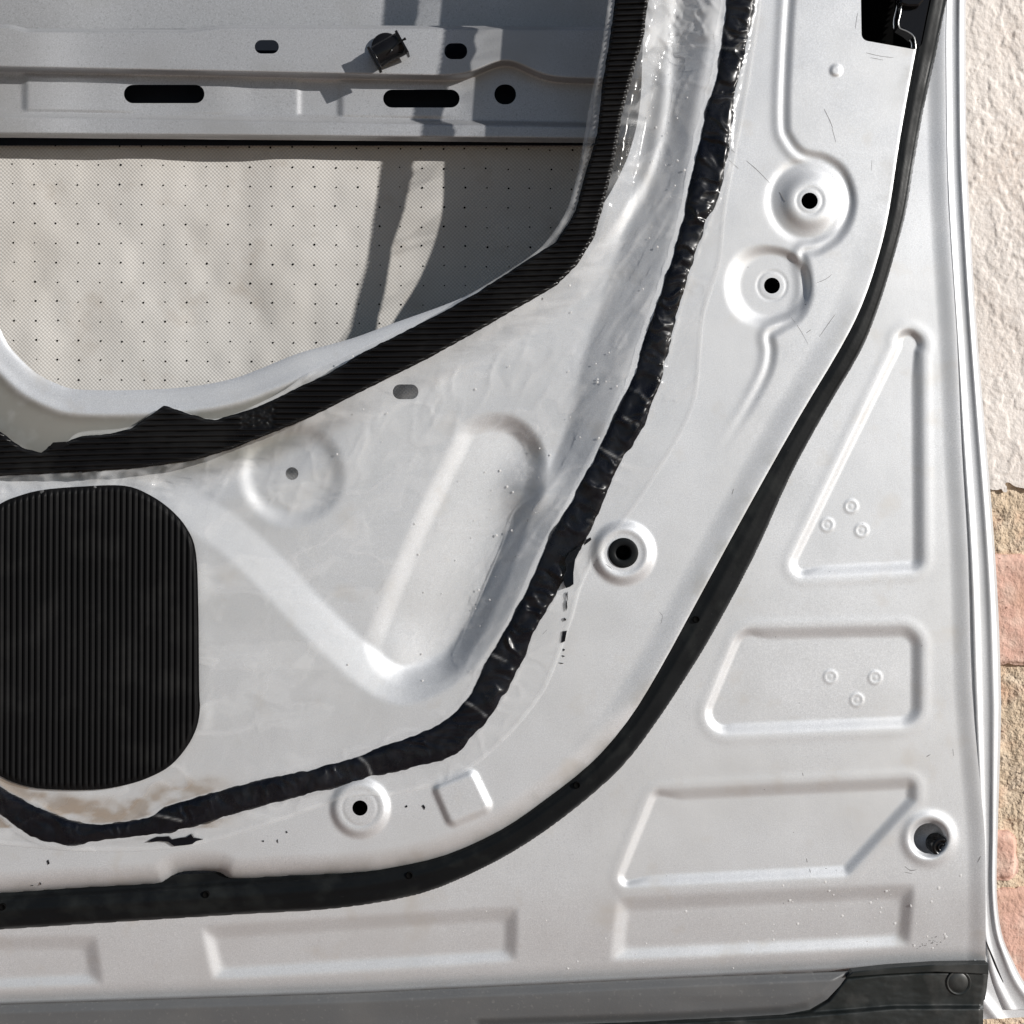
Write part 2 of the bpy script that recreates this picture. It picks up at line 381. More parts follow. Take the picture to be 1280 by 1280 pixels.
OPENING = [(-2, -250), (-8, 100), (-9, 330), (-6, 390), (7, 425), (22, 445), (45, 466), (72, 480), (100, 487), (172, 487.5), (240, 483), (292, 473), (330, 459), (375, 441), (440, 423), (489, 405),
           (564, 378), (620, 352), (700, 312), (745, 268), (778, 212), (794, 165), (801, 120), (803, 69), (807, 0), (815, -100), (826, -230), (800, -262), (60, -262)]
TAPE_L = [(950, -300), (925, -120), (910, 0), (905, 51), (898, 93), (885, 137), (873, 186), (860, 254), (848, 302), (840, 330), (808, 420), (793, 471.6), (770.6, 520), (750, 561), (726, 605.6), (712, 633),
          (681, 688), (660.6, 736), (640, 777.5), (616, 815), (600, 848), (581.6, 878), (550.6, 907), (489, 931), (420, 954), (292, 986), (213, 1008), (175, 1026), (103, 1031), (51.6, 1012), (17, 995), (0, 984), (-60, 930), (-120, 860)]
TAPE_R = [(980, -300), (955, -120), (941, 0), (934.5, 41), (926, 79), (914, 137), (910, 192), (897, 241), (881, 282), (864, 330), (837.7, 420), (827, 471.6), (812, 509), (798, 544), (776, 575), (758.6, 612.5),
          (740, 654), (724, 685), (702, 726), (681, 764), (660.6, 805), (640, 848), (605.6, 902), (568, 941), (516, 957), (464.7, 969), (420, 981.6), (316, 1008), (237, 1032.5), (172, 1044), (89, 1054), (51.6, 1050), (20.6, 1032.5), (0, 1015), (-70, 955), (-130, 880)]
FILM_OUT = [(990, -300), (965, -100), (953, 0), (938, 103), (919, 206), (909, 261), (902, 327), (883, 388), (878, 430), (873, 489), (861, 526), (836, 571), (791, 640), (745, 700), (727, 735), (716, 774), (690, 845),
            (674, 874), (643.5, 912), (599, 953), (557, 977), (489, 995), (440, 996), (330, 1033), (240, 1058), (131, 1065), (0, 1056), (-130, 1040)]
FILM_IN = [(-130, 470), (-60, 505), (0, 540), (19, 556), (31, 562), (52, 567), (80, 556), (100, 540), (165, 533), (206, 508), (268, 524), (344, 494), (392, 462), (440, 440), (502, 411), (564, 379), (599, 361), (660, 322), (685, 299), (709, 261), (722.5, 213), (731, 165), (740, 113), (750, 69), (760, 0), (775, -120), (790, -300)]
STRIP_OUT = [(-130, 500), (-40, 525), (0, 538.6), (19, 554), (31, 561), (52, 566), (62, 557.5), (79, 554), (100, 545.5), (137.5, 542), (165, 535), (186, 519.7), (204, 507), (210, 508), (223.5, 513), (256, 523), (268, 525), (316, 511), (344, 499), (371, 485), (409, 468),
             (454, 440), (502.5, 416), (557.5, 388), (599, 364), (657, 326.6), (695, 302.6), (719, 265), (731, 220), (746.6, 165), (753, 103), (760, 62), (769, 0), (785, -120), (800, -300),
             (848, -300), (828, -120), (810, 0), (805, 45), (788, 103), (777.5, 144), (767, 206), (758.6, 240.6), (743, 295.6), (722.5, 330), (695, 357.5), (647, 385), (605.6, 409), (550.6, 440), (440, 495.6), (385, 523), (330, 545.5), (285, 562.7), (241, 576), (172, 585), (103, 590), (0, 595), (-130, 603)]
PAD = [(-60, 690), (-35, 655), (0, 630), (20, 621), (52, 612.5), (103, 608), (155, 607), (186, 618), (213, 636.6), (234, 661), (245, 691.6), (248, 760), (249, 860), (250, 885), (246, 909), (234, 933), (213, 957), (186, 972), (158, 981), (120, 987), (69, 987), (34, 983), (0, 970), (-40, 940), (-60, 900)]
BIG = (-290, -410, 1330, 1330)

sd_panel = SD(catmull(PANEL_EDGE, 3) + [(-700, 1130), (-700, -900), (1300, -900)], 4, box=BIG)
sd_rline = SD(catmull(R_LINE, 3) + [(1232, 1900), (-900, 1900), (-900, -900), (1260, -900)], 4, box=BIG)
sd_open = SD(catmull(OPENING, 4), 4, box=BIG)
# large pressed recess M (top edge of its walls) and the deeper pocket inside it
M_TOP = [(905, -300), (897, -100), (890, 40), (872, 140), (858, 230), (838, 310), (800, 425), (755, 545), (715, 620), (680, 680), (640, 765), (610, 815), (580, 850), (530, 878), (490, 882), (450, 862), (378, 797), (326, 742), (275, 693), (236, 668), (196, 650), (120, 640), (-140, 640), (-140, -300)]
sd_m = SD(catmull(M_TOP[:-2], 3) + M_TOP[-2:], 4, box=BIG)
POCKET = [(556, 558), (575, 524), (612, 511), (650, 518), (678, 545), (688, 580), (683, 620), (668, 650), (640, 725), (612, 785), (585, 832), (555, 856), (505, 862), (468, 846), (452, 818), (455, 790), (490, 700), (525, 620)]
sd_pocket = SD(catmull(POCKET, 4, True), 4)
PLATEAU = [(1000, -300), (990, -60), (983, 60), (980, 150), (986, 174), (1002, 192), (1030, 199), (1052, 215), (1063, 245), (1060, 272), (1046, 296), (1022, 312), (1004, 318), (1008, 345), (1008, 372), (996, 396), (974, 410), (962, 420), (964, 440), (958, 468), (936, 510), (905, 560), (870, 620)]
sd_plateau = SD(catmull(PLATEAU, 4) + [(1400, 620), (1400, -300)], 3, box=(820, -310, 1260, 640))
T_TRI = SD([(1131, 402), (1156, 418), (1158, 717), (973, 726)], 2, r=20)
T_TRAP = SD([(922, 783), (1155, 779), (1155, 911), (864, 923)], 2, r=30)
T_LOW = SD([(814, 985), (1149, 969), (1149, 1003), (1062, 1098), (762, 1113)], 2, r=16)
SQ = SD([(534, 980), (594, 956), (622, 1014), (560, 1040)], 2, r=14)
LATCH = SD([(1074, -120), (1077, 50), (1150, 63), (1168, -40), (1185, -140)], 2, r=9)
TRAPS = [[(-200, 1172), (124, 1165), (134, 1236), (-200, 1250)],
         [(246, 1154), (652, 1129), (650, 1206), (262, 1230)],
         [(768, 1119), (1148, 1101), (1141, 1187), (758, 1206)]]
def mitre(poly, X, Y):
    p = np.array(poly, float); d = np.full(X.shape, 1e9)
    for i in range(4):
        a, b = p[i], p[(i + 1) % 4]; e = (b - a) / np.hypot(*(b - a))
        q = (X - a[0]) * -e[1] + (Y - a[1]) * e[0]; d = q if i == 0 else .5 * (d + q - np.sqrt((d - q) ** 2 + 36))
    return d
ex_, ey_ = np.array(E_LINE).T
def inner_h(X, Y):
    """height of the pressed inner panel in mm, towards the camera"""
    h = np.zeros(X.shape)
    # long gentle unevenness of thin sheet metal
    h += 0.5 * (fbm(X / 260, Y / 260, 21, 2) - .5)
    # plateau with a stepped edge that fades out downwards
    fade = s3((580 - Y) / 170)
    h += 1.7 * sm((sd_plateau(X, Y) + 4) / 15) * fade
    h += 0.7 * np.exp(-((sd_plateau(X, Y) + 8) / 6) ** 2) * fade
    # big recess
    dm = sd_m(X, Y)
    dep = 4.6 + 3.4 * s3((X - 330) / 300) + 5 * s3((300 - Y) / 150) * s3((X - 600) / 80)
    wall = 42 + 22 * s3((X - 640) / 120) * s3((640 - Y) / 200) + 12 * s3((600 - X) / 120)
    h -= dep * ramp(dm / wall, .07)
    # rim along the opening's right-hand side
    do = -sd_open(X, Y)
    h += 4.0 * (1 - sm((do - 22) / 24)) * s3((X - 690) / 70) * s3((330 - Y) / 90)
    # pocket
    pr = (X - 556) * .923 + (Y - 558) * .385
    h -= 6.5 * s3((sd_pocket(X, Y) - 2) / 28) * (.34 + .66 * s3(pr / 105)) * (1 - .6 * np.exp(-((X - 472) ** 2 + (Y - 830) ** 2) / 46 ** 2))
    h += 5.0 * np.exp(-(((X - 668) * .8 + (Y - 612) * .45) / 26) ** 2 - ((-(X - 668) * .45 + (Y - 612) * .8) / 30) ** 2)
    # rolled lip round the opening (lower left), turned in
    lipw = 30.0
    lip = np.clip(1 - do / lipw, 0, 1)
    h -= 3.2 * (1 - np.sqrt(np.clip(1 - lip ** 2, 0, 1))) * s3((640 - X) / 140) * (do > -4)
    low_l = s3((470 - X) / 120) * s3((Y - 380) / 60)
    h += (1.1 * np.exp(-((do - 30) / 8) ** 2) - .11 * np.clip(do - 30, 0, 60) * s3((150 - do) / 60)) * low_l
    # cups and domes
    r = circ(365, 592)(X, Y); h -= 3.0 * (1 - sm((r - 43) / 29))
    r = circ(1012, 251)(X, Y); h += 3.3 * (1 - sm((r - 19) / 26)) - .8 * np.exp(-((r - 48) / 6) ** 2)
    r = circ(965, 357)(X, Y); lw = 16 + 12 * s3((975 - X) / 60); h -= 2.8 * (1 - sm((r - 36) / lw))
    r = circ(779, 691)(X, Y); h += 3.2 * (1 - sm((r - 28) / 16)) - .5 * (1 - sm((r - 22) / 8))
    r = circ(450, 1010)(X, Y); h += 3.0 * (1 - sm((r - 27) / 14)) - .25 * np.exp(-((r - 22) / 1.6) ** 2)
    h += 2.8 * sm((SQ(X, Y) + 1) / 13)
    r = circ(1045, 88)(X, Y); h += 0.9 * (1 - sm((r - 4) / 5))
    for cx, cy, rr in ((1012, 251, 16), (965, 357, 18)):
        r = circ(cx, cy)(X, Y); h -= .25 * np.exp(-((r - rr) / 1.4) ** 2)
    # edge rolls over towards the seal, then drops to the outer flange level
    dp = sd_panel(X, Y)
    low = s3((Y - 840) / 170)
    h += 1.7 * (1 - low) * s3((34 - dp) / 34) * s3((Y - 250) / 300)
    t = np.clip(1 - dp / 28, 0, 1); roll = 13 * (1 - np.sqrt(np.clip(1 - t * t, 0, 1)))
    t = np.clip(1 - dp / 2.2, 0, 1); edge = .3 * (1 - np.sqrt(np.clip(1 - t * t, 0, 1)))
    return h - roll * low - edge * (1 - low)
def outer_h(X, Y):
    # ---- outer flange with three recessed panels, sill with three long recesses
    o = np.full(X.shape, -14.0) + 0.5 * (fbm(X / 200, Y / 200, 33, 2) - .5)
    for sd, dpt, (lax, lay), (lbx, lby) in ((T_TRI, 2.5, (973, 726), (1131, 402)), (T_TRAP, 2.5, (864, 923), (922, 783)), (T_LOW, 2.6, (762, 1113), (814, 985))):
        d = sd(X, Y); ll = math.hypot(lbx - lax, lby - lay)
        dl = ((X - lax) * -(lby - lay) + (Y - lay) * (lbx - lax)) / ll
        o -= dpt * s3((d - 1) / (17 - 7 * s3(1 - np.clip(dl - d, 0, 30) / 30))); o += .4 * np.exp(-((d + 3) / 6) ** 2) * .5
    for cx, cy in ((1064, 633), (1034, 656), (1077, 663), (1038, 846), (1094, 847), (1071, 875)):
        r = circ(cx, cy)(X, Y); o += .38 * np.exp(-((r - 7) / 1.6) ** 2) + .22 * (1 - sm((r - 2) / 3))
    r = circ(1161, 1048)(X, Y); o += 1.4 * np.exp(-((r - 27) / 7) ** 2) - 3 * (1 - sm((r - 16) / 10))
    F = 1162 - .045 * X
    o -= .10 * 16 * np.logaddexp(0, (Y - F - 6) / 16)
    for tp in TRAPS:
        o -= 3.4 * ramp((mitre(tp, X, Y) - 1) / 21, .2)
    E = np.interp(X, ex_, ey_); t = np.clip(1 - (E - Y) / 26, 0, 1.0)
    o -= 9 * (1 - np.sqrt(np.clip(1 - t * t, 0, 1)))
    o += 1.2 * np.exp(-((E - Y - 3) / 3) ** 2)
    drl = sd_rline(X, Y); t = np.clip(1 - drl / 24, 0, 1)
    o += 1.8 * s3(t) * .9
    return o
def panel_h(X, Y):
    return np.where(sd_panel(X, Y) > 0, inner_h(X, Y), outer_h(X, Y))
def dull_tone(X, Y):                               # duller grey below the opening lip and in patches along the panel edge
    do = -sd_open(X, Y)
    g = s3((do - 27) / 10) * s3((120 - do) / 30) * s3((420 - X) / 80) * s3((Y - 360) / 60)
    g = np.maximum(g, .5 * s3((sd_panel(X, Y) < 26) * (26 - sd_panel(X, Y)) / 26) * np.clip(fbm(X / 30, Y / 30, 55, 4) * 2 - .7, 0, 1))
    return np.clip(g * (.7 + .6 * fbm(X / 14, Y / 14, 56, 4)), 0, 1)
def panel_keep(X, Y):
    k = -sd_open(X, Y)
    k = np.minimum(k, sd_rline(X, Y)); k = np.minimum(k, np.interp(X, ex_, ey_) - Y)
    for cx, cy, rr in ((365, 592, 8), (1012, 251, 10.3), (965, 357, 10), (779, 691, 15), (450, 1010, 9.6), (1161, 1048, 19)):
        k = np.minimum(k, circ(cx, cy)(X, Y) - rr)
    k = np.minimum(k, -rrect_sd(X, Y, 491, 480.5, 523, 499, 9))
    k = np.minimum(k, -LATCH(X, Y))
    return k

# ------------------------------------------------------------------ the setting
ground = faces_obj('ground', [tuple(R @ BASE + Vector(v)) for v in ((-6, -9, -.012), (6, -9, -.012), (6, .6, -.012), (-6, .6, -.012))], [[0, 1, 2, 3]],
                   mat('pink_paving', (.30, .20, .155), 0, .9, var=[(6, (.25, .18, .14), .4, .7, 5)]), None, shift=False)
ground['kind'] = 'structure'

# ------------------------------------------------------------------ the door
door = bpy.data.objects.new('car_door', None); COL.objects.link(door)
door.location = R @ BASE; door.rotation_euler = (LEAN, 0, 0); door.empty_display_size = .1
door['label'] = 'stripped silver car door with its inner side bare, black seal and clear film'
door['category'] = 'car door'

panel = sheet('inner_panel', -270, 1190, -390, 1130, 1.8, 1.8, inner_h, lambda X, Y: np.minimum(panel_keep(X, Y), sd_panel(X, Y)), SILVER, door, rim=(0, .4, 2.0, 11.0), attr={'dull_tone': dull_tone})
flange = sheet('outer_flange', -270, 1234, -390, 1266, 1.8, 1.8, outer_h, lambda X, Y: np.minimum(panel_keep(X, Y), -6 - sd_panel(X, Y)), SILVER, door, rim=(0, 1.8))

# outer skin behind the cavity
def skin_h(X, Y):
    e = np.minimum(1226 - X + .0 * Y, 1262 - Y)
    h = -108 + 66 * (1 - np.sqrt(np.clip(1 - np.clip(1 - e / 330, 0, 1) ** 2, 0, 1)))
    h += 2.2 * np.sin(X / 90) * (Y < 60) * 0
    return h - 2.5 * s3((Y - 30) / 60) * (1 - s3((Y - 170) / 30))
sheet('outer_skin', -420, 1262, -420, 1262, 9, 9, skin_h, lambda X, Y: np.interp(Y, [q[1] for q in HEM_OUT], [q[0] for q in HEM_OUT]) - 14 - X, SILVER_IN, door)

# reinforcement beam: upper plate, shelf, lower plate, rolled foot
def beam_parts(X, Y):
    top = 30 + 5.5 * s3((35 - X) / 40 * 0 + (X - 8) / 30) * (1 - s3((X - 225) / 60)) - 7 * (1 - s3((X + 10) / 50)) * 0 + .004 * X
    shelf = 84 + .020 * X - 20 * np.exp(-((X - 632) / 38) ** 2)
    crease = 139 + .018 * X
    foot = 169 + .009 * X
    return top, shelf, crease, foot
def beam_h(X, Y):
    top, shelf, crease, foot = beam_parts(X, Y)
    h = -74 - 9 * (1 - s3((Y - top) / 5)) ** 2
    h -= 12 * sm((Y - shelf + 2) / 9)
    for cx, sg in ((31, 1), (374, -1), (425, 1)):
        h += (2.2 if sg > 0 else 1.0) * sg * (sm((X - cx + 6) / 12) - .5) * s3((Y - shelf - 4) / 8) * (1 - s3((Y - crease + 4) / 5)) * s3((160 - np.abs(X - cx)) / 60)
    h += 7 * sm((Y - crease) / 8)
    h -= 9 * s3((Y - foot + 5) / 8) ** 2
    h += .25 * (fbm(X / 60, Y / 60, 5, 2) - .5)
    return h
def beam_keep(X, Y):
    top, shelf, crease, foot = beam_parts(X, Y)
    k = np.minimum(Y - top, foot - Y + 3)
    for a in ((318.5, 50, 348.5, 67, 8.4), (555.5, 54, 584, 74, 9.5), (155, 106, 255.5, 129, 11.4), (479, 112, 574.5, 134.5, 11.2), (618, 105.5, 645, 130.5, 12.4)):
        k = np.minimum(k, -rrect_sd(X, Y, *a))
    return k
beam = sheet('reinforcement_beam', -200, 905, 20, 184, 2, 1.3, beam_h, beam_keep, SILVER_IN, door, rim=(0, 1.5))

sheet('beam_shade_backing', -150, 905, 36, 182, 12, 2, lambda X, Y: -103 + 8 * s3((Y - 150) / 14), None, SHADE_BACK, door)  # dark sheet added behind the beam, painted shade in its slots and below
# mesh fabric pad glued to the outer skin, with punched dots as flat black discs standing for holes
def fab_h(X, Y):
    return -99.5 + 5.0 * (fbm(X / 90, Y / 110, 8, 3) - .5)
fabric = sheet('mesh_fabric', -180, 905, 150, 640, 5, 5, fab_h, None, FABRIC, door)
dots_v = []; dots_f = []
for j in range(14):
    for i in range(38):
        x = 16 + i * 26.9 - j * -.25 - 27 * 4; y = 180 + j * 24.4 + i * .25 + random.uniform(-.8, .8); x += random.uniform(-1, 1)
        r0 = random.uniform(.8, 1.5); n0 = len(dots_v); hh = float(fab_h(np.array([x]), np.array([y]))[0]) + .25
        for a in range(6):
            w = a * math.pi / 3; dots_v.append(proj(np.array(x + r0 * math.cos(w)), np.array(y + r0 * 1.0 * math.sin(w)), hh).tolist())
        dots_f.append(list(range(n0, n0 + 6)))
dots = faces_obj('punch_mark', dots_v, dots_f, HOLLOW, fabric); dots['kind'] = 'stuff'

# hem of the outer skin down the right-hand edge
def hem_h(t, v, X, Y):
    h = -25.5 + 1.5 * v
    h += 1.3 * np.exp(-((v - .42) / .09) ** 2) + 1.1 * np.exp(-((v - .82) / .09) ** 2)
    h -= 3.0 * np.exp(-((v - .27) / .035) ** 2) * s3((t - .12) / .1)
    h -= 7 * s3((v - .93) / .07)
    return h
HEM_IN = [(x - 16, y) for x, y in R_LINE] + [(1228, 1262)]
hem = strip('hem_flange', catmull(HEM_IN, 4), catmull(HEM_OUT, 4), 420, 60, hem_h, SILVER, door)
# lower corner of the skin showing beyond the sill
cor = sheet('skin_corner', 1218, 1330, 1120, 1276, 2, 2, lambda X, Y: -24.4 - 2 * s3((X - 1225) / 60) + 2 * np.exp(-(((X - 1232) * .78 - (Y - 1255) * .62) / 7) ** 2),
            lambda X, Y: np.minimum(1274.5 - .03 * (X - 1230) - Y, SDC(X, Y)) if False else np.minimum(1274 - .05 * (X - 1230) - Y, (np.interp(Y, [q[1] for q in HEM_OUT], [q[0] for q in HEM_OUT]) - X) - 4), SILVER, door, rim=(0, 3))
tube('seam_gap', [(1232, 1176, -23.4), (1243, 1202, -23.9), (1254, 1228, -24.6)], [.8, 1.1, .5], SEAM, cor)
tube('seam_gap', [(x, y, -26.5) for x, y in catmull([(1199, 489), (1208, 590), (1215, 680), (1220.5, 760), (1223, 860), (1224.5, 930), (1224.5, 984)], 5)], .8, SEAM, hem)

# weather seal
sd_sl = SD(catmull(SEAL_L, 3) + [(-700, 1130), (-700, -900), (1300, -900)], 4, box=BIG)
sd_sr = SD(catmull(SEAL_R, 3) + [(-700, 1170), (-700, -900), (1300, -900)], 4, box=BIG)
def seal_h(X, Y):
    a = -sd_sl(X, Y); b = np.maximum(sd_sr(X, Y), 0); v = np.clip(a / np.maximum(a + b, 1), -.4, 1)
    e = np.clip((1 - v) / .2, 0, 1)
    h = -15 + 9.0 * np.sqrt(np.clip(1 - (1 - e) ** 2, 0, 1))
    h -= 1.2 * v + 5 * s3((.10 - v) / .25)
    h += (1.6 * np.exp(-((v - .40) / .17) ** 2) - 1.0 * np.exp(-((v - .85) / .1) ** 2)) * (.25 + .75 * s3((Y - 600) / 300))
    return h + .2 * (fbm(X / 40, Y / 40, 4, 2) - .5)
seal = sheet('weather_seal', -150, 1234, -300, 1176, 1.8, 1.8, seal_h, lambda X, Y: np.minimum(5 * s3((Y - 58) / 10) - 6 * s3((64 - Y) / 10) + 12 * s3((Y - 1060) / 30) - sd_sl(X, Y), sd_sr(X, Y)), RUBBER, door, rim=(0, 3))
for x, y in ((4, 1133), (258, 1117.5), (512, 1093.5), (721, 981), (870, 774)):
    lathe('vent_hole', x, y, [(4.4, -6), (4.2, -4.3), (3.3, -4.2), (3.1, -4.6), (0, -4.7)], HOLLOW, seal, 14)

# butyl bead under the film edge
sd_tape = SD(catmull(TAPE_L, 3) + catmull(TAPE_R, 3)[::-1], 3, box=BIG)
def tape_h(X, Y):
    d = sd_tape(X, Y); e = np.clip(d / 9, 0, 1)
    lo = s3((Y - 880) / 60); u = (-.42 * X + .9 * Y) * (1 - lo) + (X - .3 * Y) * lo; c = (.9 * X + .42 * Y) * (1 - lo) + (Y + .3 * X) * lo
    u = u + 22 * (fbm(X / 26, Y / 26, 66, 2) - .5)
    rg = 1 - np.abs(2 * fbm(u / 15, c / 46, 61, 2) - 1); rg2 = 1 - np.abs(2 * fbm(u / 7, c / 20, 64, 2) - 1)
    am = np.clip(2.2 * fbm(X / 46, Y / 46, 69, 2) - .35, .25, 1.15) * (1 - .35 * lo)
    w = am * (1.5 * rg ** 4 + .35 * rg2 ** 3 + 2.6 * (fbm(u / (12 + 7 * lo), c / 26, 68, 2) - .5)) + 1.2 * (fbm(u / 24, c / 30, 62, 2) - .5) - .5
    return inner_h(X, Y) + .25 + np.sqrt(np.clip(1 - (1 - e) ** 2, 0, 1)) * np.maximum(1.3 + w, .25)
tape = sheet('butyl_bead', -130, 990, -290, 1062, 1.8, 1.8, tape_h, lambda X, Y: sd_tape(X, Y) + 1.5 + 8 * (fbm(X / 23, Y / 23, 63, 4) - .5), BUTYL, door)

# clear polythene film
sd_filmpoly = SD(catmull(FILM_OUT, 4) + catmull(FILM_IN, 4), 4, box=BIG)
sd_strip = SD(STRIP_OUT, 3, box=BIG)
sd_pad = SD(catmull(PAD, 4, True), 3)
def blur(A, n, it=2):
    for _ in range(it):
        for ax in (0, 1):
            P = np.concatenate([np.repeat(A.take([0], ax), n, ax), A, np.repeat(A.take([-1], ax), n, ax)], ax)
            c = np.cumsum(P, ax); c = np.concatenate([np.zeros_like(c.take([0], ax)), c], ax); L_ = A.shape[ax]
            A = (c.take(range(2 * n + 1, 2 * n + 1 + L_), ax) - c.take(range(0, L_), ax)) / (2 * n + 1)
    return A
fx_ = np.arange(-140, 1010, 3.0); fy_ = np.arange(-300, 1080, 3.0); FX, FY = np.meshgrid(fx_, fy_)
FP = inner_h(FX, FY)
near = s3((sd_strip(FX, FY) + 34) / 30); nearp = s3((sd_pad(FX, FY) + 26) / 24)
FB = blur(FP, 4); FB = np.maximum(FB, FP + .35)
lift = 5.5 - 4.5 * s3((560 - FX) / 300)
FB = FB * (1 - near) + np.maximum(FB, lift) * near
FB = np.maximum(FB, nearp * 1.6 + FP * (1 - nearp))
onT = np.where(sd_m(FX, FY) > 12, s3((sd_tape(FX, FY) + 7) / 7), s3((sd_tape(FX, FY) + 6) / 12) * .75 + .2 * s3((sd_tape(FX, FY) + 40) / 42)); FB = FB + onT * 1.9
outb = s3((-sd_tape(FX, FY)) / 12) * (sd_m(FX, FY) < 0)
FB = FB + .55 * (fbm(FX / 34, FY / 26, 71, 3) - .5) * (1 - .6 * outb) + .3
flut = np.clip((fbm(FX / 16 - FY / 50, FY / 28, 73, 2) - .52) * 6, 0, 1)
FB = FB + 1.0 * flut * s3((140 - np.abs(FX - 120)) / 60) * s3((26 - np.abs(FY - 603)) / 14)
for bx, by, ba, bb, bh, an in ((205, 1019, 20, 8, 3.0, .25), (886, 40, 17, 11, 3.0, -.5), (848, 338, 11, 4.5, 2.2, .45), (600, 838, 12, 5, 1.5, .6), (130, 598, 26, 5, 1.6, .3), (185, 597, 20, 4, 1.6, .4), (70, 603, 24, 5, 1.4, .2)):
    u_ = (FX - bx) * math.cos(an) + (FY - by) * math.sin(an); v_ = -(FX - bx) * math.sin(an) + (FY - by) * math.cos(an)
    FB = FB + bh * np.exp(-(u_ / ba) ** 2 - (v_ / bb) ** 2)
dT = sd_tape(FX, FY); loT = s3((FY - 880) / 60)
uT = (-.42 * FX + .9 * FY) * (1 - loT) + (FX - .3 * FY) * loT; cT = (.9 * FX + .42 * FY) * (1 - loT) + (FY + .3 * FX) * loT
uT = uT + 14 * (fbm(FX / 40, FY / 40, 166, 2) - .5)
FB = np.maximum(blur(FB, 1, 2), FP + .5)
rgT = (1 - np.abs(2 * fbm(uT / 19, cT / 60, 161, 2) - 1)) ** 5
FB = FB + (1.5 * rgT + .9) * s3((dT + 8) / 10)                                                     # folds across the bead
rgL = (1 - np.abs(2 * fbm(cT / 20 + uT / 90, uT / 120, 171, 2) - 1)) ** 6
inM = s3((sd_m(FX, FY)) / 10) * s3((-dT - 2) / 10) * s3((90 + dT) / 50)
FB = FB + 1.4 * rgL * inM                                                                   # lengthwise creases on the wall beside it
rgS = (1 - np.abs(2 * fbm(FX / 26 + FY / 60, FY / 90 - FX / 200, 181, 2) - 1)) ** 7
FB = FB + 1.0 * rgS * s3((-sd_strip(FX, FY)) / 10) * s3((150 + sd_strip(FX, FY)) / 80) * s3((sd_m(FX, FY)) / 20)
FB = FB + 2.0 * (1 - np.abs(2 * fbm(FX / 16 - FY / 24, FY / 30, 191, 2) - 1)) ** 4 * s3((150 - FY) / 90) * s3((FX - 795) / 20) * s3((905 - FX) / 20)
def film_h(X, Y):
    fx = np.clip((X - fx_[0]) / 3, 0, len(fx_) - 1.001); fy = np.clip((Y - fy_[0]) / 3, 0, len(fy_) - 1.001)
    i = fx.astype(int); j = fy.astype(int); fx = fx - i; fy = fy - j
    return (FB[j, i] * (1 - fx) + FB[j, i + 1] * fx) * (1 - fy) + (FB[j + 1, i] * (1 - fx) + FB[j + 1, i + 1] * fx) * fy
CREASES = [((789, 486), (800, 492), (813, 504)), ((778, 521), (797, 531)), ((750, 560), (764, 568), (777, 575)), ((838, 330), (850, 337), (860, 346)), ((580, 877), (594, 884), (607, 895)),
           ((445, 943), (458, 955), (464, 968)), ((905, 38), (918, 50), (952, 50)), ((865, 57), (905, 60), (952, 63)), ((614, 818), (632, 826)), ((735, 650), (745, 655)), ((176, 1016), (200, 1020), (226, 1026)),
           ((668, 632), (660, 655), (640, 690), (636, 735), (615, 780), (600, 830)), ((757, 254), (768, 262)), ((793, 112), (801, 114))]
def crease_lines(X, Y):
    r = np.zeros(X.shape)
    for k, c in enumerate(CREASES):
        p = np.array(catmull(c, 4)); x0, y0 = p.min(0) - 8; x1, y1 = p.max(0) + 8
        m = (X > x0) & (X < x1) & (Y > y0) & (Y < y1)
        if not m.any(): continue
        d = np.full(m.sum(), 1e9); xx, yy = X[m], Y[m]
        for (ax, ay), (bx, by) in zip(p[:-1], p[1:]):
            ex, ey = bx - ax, by - ay; t = np.clip(((xx - ax) * ex + (yy - ay) * ey) / (ex * ex + ey * ey), 0, 1)
            d = np.minimum(d, np.hypot(xx - ax - t * ex, yy - ay - t * ey))
        amp = .35 if k == 11 else 1
        r[m] = np.maximum(r[m], amp * np.exp(-(d / 1.5) ** 2))
    return r
def film_gloss(X, Y):
    return np.clip(1 - .9 * s3((sd_tape(X, Y) + 5) / 4) + crease_lines(X, Y), 0, 1)
